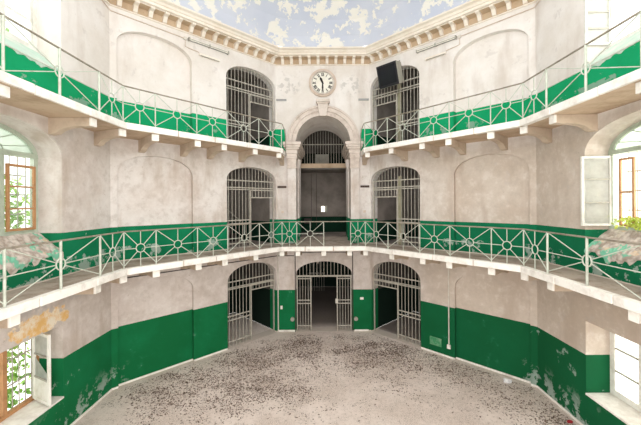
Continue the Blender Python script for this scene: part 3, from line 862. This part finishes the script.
for s in (-1, 1):
    fr = FA[s]
    r = empty('tube_lamp', fr.p(3.0, -.05, 11.22), 'unlit double tube lamp high on the %s wall just under the cornice' % SN[s], 'lamp', 'tube lamps under the cornice')
    ua, ub = 2.27, 3.79
    m = MB(); m.box(ua, ub, -.07, 0, 11.19, 11.25, fr); m.build('housing', M['plaque'], r, bevel=.006)
    for dz in (-.025, .03):
        m = MB(); m.tube([fr.p(ua+.04, -.10, 11.22+dz), fr.p(ub-.04, -.10, 11.22+dz)], .016, 8); m.build('tube', M['clockface'], r)
    for u in (ua+.02, ub-.02, (ua+ub)/2):
        m = MB(); m.box(u-.02, u+.02, -.12, 0, 11.17, 11.27, fr); m.build('lamp_holder', M['greycase'], r)
    r = empty('small_tube_lamp', fr.p(3.0, -.05, 10.82), 'short pale lamp batten below the double tube lamp on the %s wall' % SN[s], 'lamp', 'short lamp battens')
    m = MB(); m.box(2.62, 3.40, -.06, 0, 10.79, 10.87, fr); m.build('batten', M['cornice'], r, bevel=.006)
    m = MB(); m.tube([fr.p(2.66, -.075, 10.785), fr.p(3.36, -.075, 10.785)], .014, 8); m.build('tube', M['greycase'], r)
    cb = empty('ceiling_conduit', fr.p(4, -.02, 11.2), 'thin conduit running from the %s tube lamp to the corner under the cornice' % SN[s], 'conduit', 'conduits feeding the tube lamps')
    m = MB(); m.tube([fr.p(3.40, -.02, 10.9), fr.p(3.75, -.02, 10.93), fr.p(3.88, -.02, 10.95), fr.p(3.88, -.02, 11.22), fr.p(L1-.03, -.02, 11.27), FW[s].p(.4, -.02, 11.38)], .014, 6); m.build('conduit', M['clockring'], cb)
    m = MB(); m.box(3.83, 3.93, -.05, 0, 11.17, 11.27, fr); m.build('junction_box', M['pipe'], cb, bevel=.006)

up_ = (3.72-2)*1.414
m = MB(); m.box(2.70, 3.15, -.006, 0, .28, .58, FA[1])
tag(m.build('faded_patch', weathered('faded_green_patch', '#3f8a5e', '#8aa98d', 6, .8)), 'faded grey-green rectangular patch on the right green wall left of the switch conduit', 'patch')
# ------------------------------------------------------------------ windows in the side walls
DW = .62
def frame_rect(m, u0, u1, z0, z1, w, d0, d1, fr):
    m.box(u0, u1, d0, d1, z0, z0+w, fr); m.box(u0, u1, d0, d1, z1-w, z1, fr)
    m.box(u0, u0+w, d0, d1, z0+w, z1-w, fr); m.box(u1-w, u1, d0, d1, z0+w, z1-w, fr)
def sash(root, fr, u0, u1, z0, z1, mat, nrows, d, glass='glass', w=.06, ncols=1, skip=(), name='casement'):
    m = MB(); frame_rect(m, u0, u1, z0, z1, w, d-.025, d+.025, fr)
    o = m.build(name, mat, root, bevel=.004)
    m = MB()
    for i in range(1, nrows):
        z = z0+(z1-z0)*i/nrows; m.box(u0+w, u1-w, d-.02, d+.02, z-.018, z+.018, fr)
    for i in range(1, ncols):
        u = u0+(u1-u0)*i/ncols; m.box(u-.013, u+.013, d-.015, d+.015, z0+w, z1-w, fr)
    if nrows > 1 or ncols > 1: m.build('glazing_bar', M['greycase'] if glass == 'frost' else mat, o)
    for i in range(nrows):
        if i in skip: continue
        a = z0+(z1-z0)*i/nrows; b = z0+(z1-z0)*(i+1)/nrows
        m = MB(); m.add([fr.p(u0+w, d, max(a, z0+w)), fr.p(u1-w, d, max(a, z0+w)), fr.p(u1-w, d, min(b, z1-w)), fr.p(u0+w, d, min(b, z1-w))], [(0, 1, 2, 3)])
        m.build('pane', M[glass], o, fix=False)
    return o
def arched_window(nm, fr, z0, zs, zc, fmat, label, mull=(2.66, 4.02), fan='dirtyglass'):
    root = empty(nm, fr.p((UW0+UW1)/2, DW, z0), None, None, None, 'structure')
    A = arch(UW0, UW1, z0, zs, zc)[2:]
    c = (UW0+UW1)/2
    # arched frame
    m = MB()
    k = .93
    inner = [((u-c)*k+c, zs+(z-zs)*.86) for u, z in A]
    n = len(A)
    for i in range(n-1):
        vs = []
        for P in (A[i], A[i+1], inner[i+1], inner[i]):
            for d in (DW-.04, DW+.05): vs.append(fr.p(P[0], d, P[1]))
        m.add(vs, [(0, 2, 4, 6), (1, 7, 5, 3), (0, 1, 3, 2), (4, 5, 7, 6)])
    m.box(UW0, UW0+.11, DW-.04, DW+.05, z0+.08, zs-.03, fr); m.box(UW1-.11, UW1, DW-.04, DW+.05, z0+.08, zs-.03, fr)
    m.box(UW0, UW1, DW-.04, DW+.05, z0, z0+.08, fr)
    m.box(UW0, UW1, DW-.05, DW+.05, zs-.03, zs+.07, fr)
    for u in mull: m.box(u-.05, u+.05, DW-.04, DW+.05, z0+.08, zs-.03, fr)
    m.build('window_frame', fmat, root)
    m = MB()
    for a in (20, 45, 70, 90, 110, 135, 160):
        a = math.radians(a)
        R = 1.42; pe = (c+R*math.cos(a), zs+.05+(zc-zs)*.84*math.sin(a)/max(.001, 1))
        m.tube([fr.p(c, DW, zs+.05), fr.p(pe[0], DW, pe[1])], .013, 4)
    half = [(c+.75*math.cos(PI*i/12), zs+.05+.3*math.sin(PI*i/12)) for i in range(13)]
    m.tube([fr.p(u, DW, z) for u, z in half], .013, 4)
    m.build('fanlight_bar', fmat, root)
    m = MB(); loop = [p for p in inner] 
    tri = tessellate_polygon([[Vector((x, y, 0)) for x, y in loop]])
    m.add([fr.p(x, DW+.01, y) for x, y in loop], [tuple(t) for t in tri]); m.build('fanlight_pane', M[fan], root, fix=False)
    return root
def iron_grid(name, fr, u0, u1, z0, z1, d, label, du=.17, dz=.45):
    r = empty(name, fr.p((u0+u1)/2, d, z0), label, 'grille', 'iron window grilles')
    n = int((u1-u0)/du)
    for i in range(n+1):
        u = u0+(u1-u0)*i/n; m = MB(); m.tube([fr.p(u, d, z0), fr.p(u, d, z1)], .012, 6); m.build('bar', M['bars'], r)
    k = int((z1-z0)/dz)
    for i in range(k+1):
        z = z0+(z1-z0)*i/k; m = MB(); m.box(u0, u1, d-.008, d+.008, z-.015, z+.015, fr); m.build('rail', M['bars'], r)
    return r
def sloped_sill(name, fr, zin, zout, label, seed, rough=.03):
    """broken plaster sill sloping from the frame down to the wall face, cut into the wall"""
    rnd = random.Random(seed); NU, ND = 40, 10
    vs = []; 
    for j in range(ND+1):
        d = DW*(1-j/ND) - (.02 if j == ND else 0)
        for i in range(NU+1):
            u = UW0+.0+(UW1-UW0)*i/NU
            z = zin+(zout-zin)*(j/ND)**1.15 + rnd.uniform(-rough, rough)*(1 if j < ND else 2.4)
            vs.append(fr.p(u, d, z))
    fs = [(j*(NU+1)+i, j*(NU+1)+i+1, (j+1)*(NU+1)+i+1, (j+1)*(NU+1)+i) for j in range(ND) for i in range(NU)]
    m = MB(); m.add(vs, fs)
    return m
wn = 1
for s in (-1, 1):
    fr = FW[s]
    # ---- middle floor
    w = arched_window('window_%d' % wn, fr, 4.84, 6.65, 7.32, M['greenwood'] if s < 0 else M['greenwood'], '', fan='dirtyglass'); wn += 1
    if s < 0:
        sash(w, fr, 1.90, 2.60, 4.93, 6.42, M['brownwood'], 3, DW-.07, w=.055)
        sash(w, fr, 2.72, 3.96, 4.93, 6.6, M['greenwood'], 3, DW, ncols=2)
    else:
        # open white casement folded back on the reveal
        fo = Fr(tuple(fr.p(1.84, DW, 0))[:2], (-1, .06), (0, 1))
        sash(w, fo, .02, .72, 4.92, 6.60, M['whitewood'], 3, 0, 'frost', w=.055)
        sash(w, fr, 2.05, 2.42, 4.93, 6.5, M['brownwood'], 2, DW-.02, w=.045)
        sash(w, fr, 2.72, 3.96, 4.93, 6.6, M['whitewood'], 3, DW, ncols=2)
    sash(w, fr, 4.08, 4.80, 4.93, 6.6, M['greenwood'], 3, DW)
    iron_grid('window_grille', fr, UW0+.05, UW1-.05, 4.85, 6.65, DW+.22, 'thin iron grid outside the %s middle gallery window' % SN[s], .2, .42)
    # ---- upper floor
    w = arched_window('window_%d' % wn, fr, 9.20, 10.5, 11.2, M['whitewood'], '', fan='frost'); wn += 1
    if s < 0:
        sash(w, fr, 1.90, 2.60, 9.28, 10.48, M['whitewood'], 2, DW, w=.05)
    else:
        fo = Fr(tuple(fr.p(1.84, DW, 0))[:2], (-1, .05), (0, 1))
        sash(w, fo, .02, .62, 9.27, 10.45, M['whitewood'], 3, 0, 'frost', w=.05)
    sash(w, fr, 2.72, 3.96, 9.28, 10.48, M['whitewood'], 2, DW, ncols=2)
    sash(w, fr, 4.08, 4.80, 9.28, 10.48, M['whitewood'], 2, DW)
    # ---- ground floor
    w = empty('window_%d' % wn, fr.p(3.34, DW, .88), None, None, None, 'structure'); wn += 1
    m = MB(); frame_rect(m, UW0, UW1, .88, 2.62, .09, DW-.04, DW+.05, fr)
    for u in (2.62, 3.34, 4.06): m.box(u-.045, u+.045, DW-.04, DW+.05, .97, 2.53, fr)
    m.build('window_frame', M['whitewood'] if s > 0 else M['brownwood'], w)
    if s < 0:
        fo = Fr(tuple(fr.p(1.95, DW-.05, 0))[:2], (.9, -.44), (-.44, -.9))
        o = sash(w, fo, 0, .74, .95, 2.56, M['whitewood'], 3, 0, 'frost', w=.075, skip=(1,), name='open_casement')
        m = MB(); m.add([fo.p(.08, 0, 1.5), fo.p(.66, 0, 1.5), fo.p(.66, 0, 1.62), fo.p(.08, 0, 1.95)], [(0, 1, 2, 3)]); m.build('broken_pane', M['frost'], o, fix=False)
        m = MB(); m.box(.075, .665, -.01, .01, .99, 1.5, fo); m.build('lower_panel', M['whitewood'], o)
        sash(w, fr, 3.38, 4.02, .97, 2.53, M['whitewood'], 3, DW)
        iron_grid('window_grille', fr, UW0+.03, UW1-.03, .9, 2.6, DW+.12, 'thin iron grid outside the left ground floor window', .155, .55)
    else:
        sash(w, fr, 1.86, 2.58, .96, 2.55, M['whitewood'], 3, DW-.03, 'frost', w=.07)
        sash(w, fr, 2.66, 3.30, .96, 2.55, M['whitewood'], 3, DW-.03, 'frost', w=.07)
        sash(w, fr, 3.38, 4.02, .96, 2.55, M['whitewood'], 3, DW, 'frost')
        iron_grid('window_grille', fr, UW0+.03, UW1-.03, .9, 2.6, DW+.14, 'thin iron grid outside the right ground floor window', .3, .55)
    sash(w, fr, 4.10, 4.80, .97, 2.53, M['whitewood'], 3, DW)
    m = MB(); m.box(UW0, UW1, -.02, DW, .84, .885, fr)
    o = m.build('sill', M['kerb'], w, bevel=.008)

# ---- crumbling sloped sills on the two upper storeys: carved into the walls (solid wedge over a cut)
def sill_wedge(name, fr, zin, zout, mat, label, seed, lip):
    rnd = random.Random(seed); NU, ND = 60, 12
    ph = [rnd.uniform(0, 6) for _ in range(5)]
    def edge(u): return lip*(.45*math.sin(u*5+ph[0]) + .3*math.sin(u*11+ph[1]) + .25*math.sin(u*23+ph[2]) + .35*rnd.uniform(-.5, .5))
    m = MB(); vs = []
    for j in range(ND+1):
        for i in range(NU+1):
            u = UW0+(UW1-UW0)*i/NU
            k = j/(ND-2)
            if j <= ND-2: d = DW-.02-(DW-.0)*k; z = zin+(zout-zin)*k+rnd.uniform(-1, 1)*lip*.12
            elif j == ND-1: d = -.03; z = zout-.03-max(0, lip*.6+edge(u))*.5
            else: d = -.006; z = zout-.05-max(0, lip*.6+edge(u))
            vs.append(fr.p(u, d, z))
    m.add(vs, [(j*(NU+1)+i, j*(NU+1)+i+1, (j+1)*(NU+1)+i+1, (j+1)*(NU+1)+i) for j in range(ND) for i in range(NU)])
    o = m.build(name, mat, fix=False)
    return tag(o, label, 'sill')
mint = weathered('washed_mint_paint', '#c6ded0', '#e6e6de', 1.6, .9, bump=.4)
def rub():
    t = NT('broken_sill'); n1 = t.noise(1.7, 6, .65); n2 = t.noise(7, 5)
    c = t.mix(t.ramp(n2, .35, .65), lin('#d8cec6'), lin('#a99b90'))
    c = t.mix(t.ramp(n1, .56, .60), c, lin('#7fc3a6')); c = t.mix(t.ramp(t.noise(3.1, 5), .6, .64), c, lin('#d9c3a8'))
    t.bump(n2, .6, .02); return t.color(c)
rubm = rub()
for s in (-1, 1):
    sill_wedge('broken_sill', FW[s], 4.86, 4.37, rubm, 'crumbling plaster sill sloping from the %s middle gallery window' % SN[s], 3+s, .16)
    sill_wedge('sloped_sill', FW[s], 9.22, 8.74, mint, 'washed mint-green sill sloping from the %s upper gallery window' % SN[s], 8+s, .06)

# ------------------------------------------------------------------ outside plants
def plant(name, c, rx, ry, rz, n, mat, label, seed, size=.085):
    rnd = random.Random(seed); root = empty(name, (c[0], c[1], c[2]-rz), label, 'plant')
    m = MB(); st = MB()
    for b in range(7):
        a = rnd.uniform(0, 2*PI); p0 = Vector((c[0], c[1], c[2]-rz)); p = p0.copy(); path = [p0]
        for k in range(5):
            p = p + Vector((rnd.uniform(-.3, .3)*rx, rnd.uniform(-.6, .6)*ry, rz*2/5)); path.append(p.copy())
        st.tube(path, .008, 5)
    for i in range(n):
        p = Vector((c[0]+rnd.uniform(-1, 1)*rx, c[1]+rnd.gauss(0, .5)*ry, c[2]+rnd.uniform(-1, 1)*rz))
        a = Vector((rnd.uniform(-1, 1), rnd.uniform(-1, 1), rnd.uniform(-1, 1))).normalized()
        b = a.cross(Vector((rnd.uniform(-1, 1), rnd.uniform(-1, 1), rnd.uniform(-1, 1)))).normalized()
        k = size*rnd.uniform(.6, 1.3)
        m.add([p-a*k, p+b*k*.55, p+a*k, p-b*k*.55], [(0, 1, 2, 3)])
    st.build('stem', M['brownwood'], root); m.build('leaves', mat, root, fix=False)
plant('climbing_plant', (-7.65, 7.35, 5.35), .25, 1.0, .85, 900, M['leaf'], 'green climber behind the left middle gallery window', 1)
plant('climbing_plant', (-7.75, 7.3, 1.6), .3, 1.1, 1.0, 1500, M['leaf'], 'green climber behind the left ground floor window', 2)
plant('climbing_plant', (-7.9, 7.0, 9.7), .3, .9, .5, 260, M['leaf'], 'green climber behind the left upper gallery window', 3)
plant('sill_weed', (6.92, 7.05, 5.02), .12, .55, .13, 420, M['leafyel'], 'yellow-green weeds growing on the right middle gallery window sill', 4, .05)

# ------------------------------------------------------------------ litter on the floor
def blob(name, c, r, mat, label, cat, seed):
    rnd = random.Random(seed); bm = bmesh.new(); bmesh.ops.create_icosphere(bm, subdivisions=2, radius=1)
    for v in bm.verts:
        k = rnd.uniform(.7, 1.1); v.co = Vector((v.co.x*r[0]*k, v.co.y*r[1]*k, max(-.0, (v.co.z+.6)*r[2]*k)))+Vector(c)
    me = bpy.data.meshes.new(name); bm.to_mesh(me); bm.free(); me.materials.append(mat)
    return tag(link(name, me), label, cat)
blob('crumpled_paper', (5.58, 9.92, 0), (.13, .09, .08), M['paper'], 'crumpled white paper on the floor near the right green wall', 'litter', 5)
blob('red_scrap', (6.1, 8.1, 0), (.08, .05, .04), M['red'], 'small red scrap on the floor at the foot of the right window wall', 'litter', 6)
rnd = random.Random(11); m = MB()
CL = [(-1.1, 12.4, .75, .8, 10), (1.5, 12.2, .8, .75, 10), (-3.9, 10.5, 1.1, .8, 8), (-2.3, 10.0, .9, .7, 7), (-4.6, 9.3, .8, .6, 5), (-1.4, 9.3, .6, .5, 4),
      (3.0, 10.9, 1.3, .8, 5), (5.2, 9.4, .5, 1.1, 4), (-2.4, 11.6, .9, .5, 6), (.9, 11.0, 1.0, .5, 3), (0, 10, 4, 3, 7), (5.9, 8.2, .2, .7, 3), (2.9, 12.2, .5, .5, 4), (4.2, 10.6, .8, .5, 3)]
tot = sum(c[4] for c in CL)
for cx_, cy_, sx_, sy_, w_ in CL:
    sub = [(rnd.gauss(cx_, sx_), rnd.gauss(cy_, sy_)) for _ in range(60)]
    for i in range(int(26000*w_/tot)):
        q0 = rnd.choice(sub); x = rnd.gauss(q0[0], .2*(1 if sx_ < 3 else 3)); y = rnd.gauss(q0[1], .12*(1 if sx_ < 3 else 3))
        if abs(x)+y > 15.75 or abs(x) > 6.2 or y > 13.7 or y < 3: continue
        if abs(x-.1) < .22 and y > 10.8 and rnd.random() < .75: continue
        a = rnd.uniform(0, 2*PI); k = rnd.uniform(.005, .015)*(1 if rnd.random() < .9 else 1.7); q = rnd.uniform(1, 2.2); h = rnd.uniform(.003, .01)
        ca, sa = math.cos(a), math.sin(a)
        P = [(x+(u*q*ca-v*sa)*k, y+(u*q*sa+v*ca)*k) for u, v in ((-1, -.6), (1, -.8), (.8, .7), (-.7, .9))]
        m.add([(P[0][0], P[0][1], .002), (P[1][0], P[1][1], .002), (P[2][0], P[2][1], h), (P[3][0], P[3][1], h)], [(0, 1, 2, 3)])
tag(m.build('plaster_crumbs', M['crumb'], fix=False), 'dark crumbs and droppings strewn over the dusty hall floor', 'debris', kind='stuff')

# baseboards
for s in (-1, 1):
    m = MB(); m.box(2.36, 3.63, -.02, 0, 0.001, .055, FA[s]); m.box(3.64, 5.93, .09, .11, 0.001, .055, FA[s]); m.box(5.94, L1, -.02, 0, .001, .055, FA[s])
    o = m.build('baseboard_diagonal_'+SN[s], M['kerb']); o['kind'] = 'structure'
    m = MB(); m.box(0.02, L2, -.02, 0, 0.001, .055, FW[s]); o = m.build('baseboard_'+SN[s], M['kerb']); o['kind'] = 'structure'

# ------------------------------------------------------------------ light
def area(name, loc, rot, sx, sy, power, col=(1, 1, 1)):
    l = bpy.data.lights.new(name, 'AREA'); l.shape = 'RECTANGLE'; l.size = sx; l.size_y = sy; l.energy = power; l.color = col
    o = bpy.data.objects.new(name, l); COL.objects.link(o); o.location = loc; o.rotation_euler = rot; return o
WARM = (1, .985, .965)
area('overhead_fill', (0, 3.6, 11.7), (math.radians(24), 0, 0), 8, 6, 390, WARM)  # added fill below the closed vault, which has no skylight
area('vault_fill', (0, .8, 8.6), (math.radians(180-22), 0, 0), 6, 2.5, 230, (.97, .98, 1))  # unseen upward lamp added to brighten the ceiling
area('rear_upper_fill', (0, -.9, 9.6), (math.radians(92), 0, 0), 5, 3, 190, (1, .98, .95))  # added fill behind the camera; the back wall has no window
area('rear_middle_fill', (0, -.9, 5.9), (math.radians(88), 0, 0), 3.2, 2.5, 270, (1, .98, .95))  # added fill at gallery height, no opening behind it
area('rear_lower_fill', (0, -.8, 2.0), (math.radians(92), 0, 0), 5, 2.6, 500, (1, .98, .95))  # added low fill lifting the floor and ground storey, not a window
for s in (-1, 1):
    for z, h, p in ((1.75, 1.7, 80), (6.0, 2.3, 105), (10.2, 1.9, 75)):
        area('window_light', (s*8.3, 6.3, z), (0, math.radians(90*s), 0), h, 3.2, p*(2.7 if s > 0 else .9), (1, .965, .9) if s > 0 else (.95, 1, 1))
    for z, p in ((3.2, 1.2), (7.2, 7), (11.0, 4)):
        q = FA[s].p(1.6, 2.4, z); area('room_fill', q, (0, 0, 0), 1.5, 1, p, (.95, .97, 1))  # weak lamps added so the side rooms show some detail
q = F0.p(0, 3.6, 7.25); area('passage_fill', q, (math.radians(-25), 0, 0), 2, 1, 28, (1, .97, .93))  # lamp added to brighten the passage, no fitting there
q = F0.p(0, 1.2, 7.9)
wd = bpy.data.worlds.new('World'); S.world = wd; wd.use_nodes = True
bg = wd.node_tree.nodes['Background']; bg.inputs[0].default_value = (1, .985, .94, 1); bg.inputs[1].default_value = 2.0

# ------------------------------------------------------------------ camera
cam = bpy.data.cameras.new('camera'); cam.sensor_width = 36; cam.lens = F/641*36; cam.clip_end = 200; cam.clip_start = .05
cam.shift_x = -3/641; cam.shift_y = -9/641
co_ = bpy.data.objects.new('camera', cam); COL.objects.link(co_)
co_.matrix_world = Matrix.Translation((0, 0, EYE)) @ Matrix.Rotation(PI/2, 4, 'X') @ Matrix.Rotation(math.radians(-.37), 4, 'Z')
S.camera = co_
S.view_settings.view_transform = 'Standard'
S.view_settings.look = 'None'
S.view_settings.exposure = 0
S.view_settings.gamma = 1
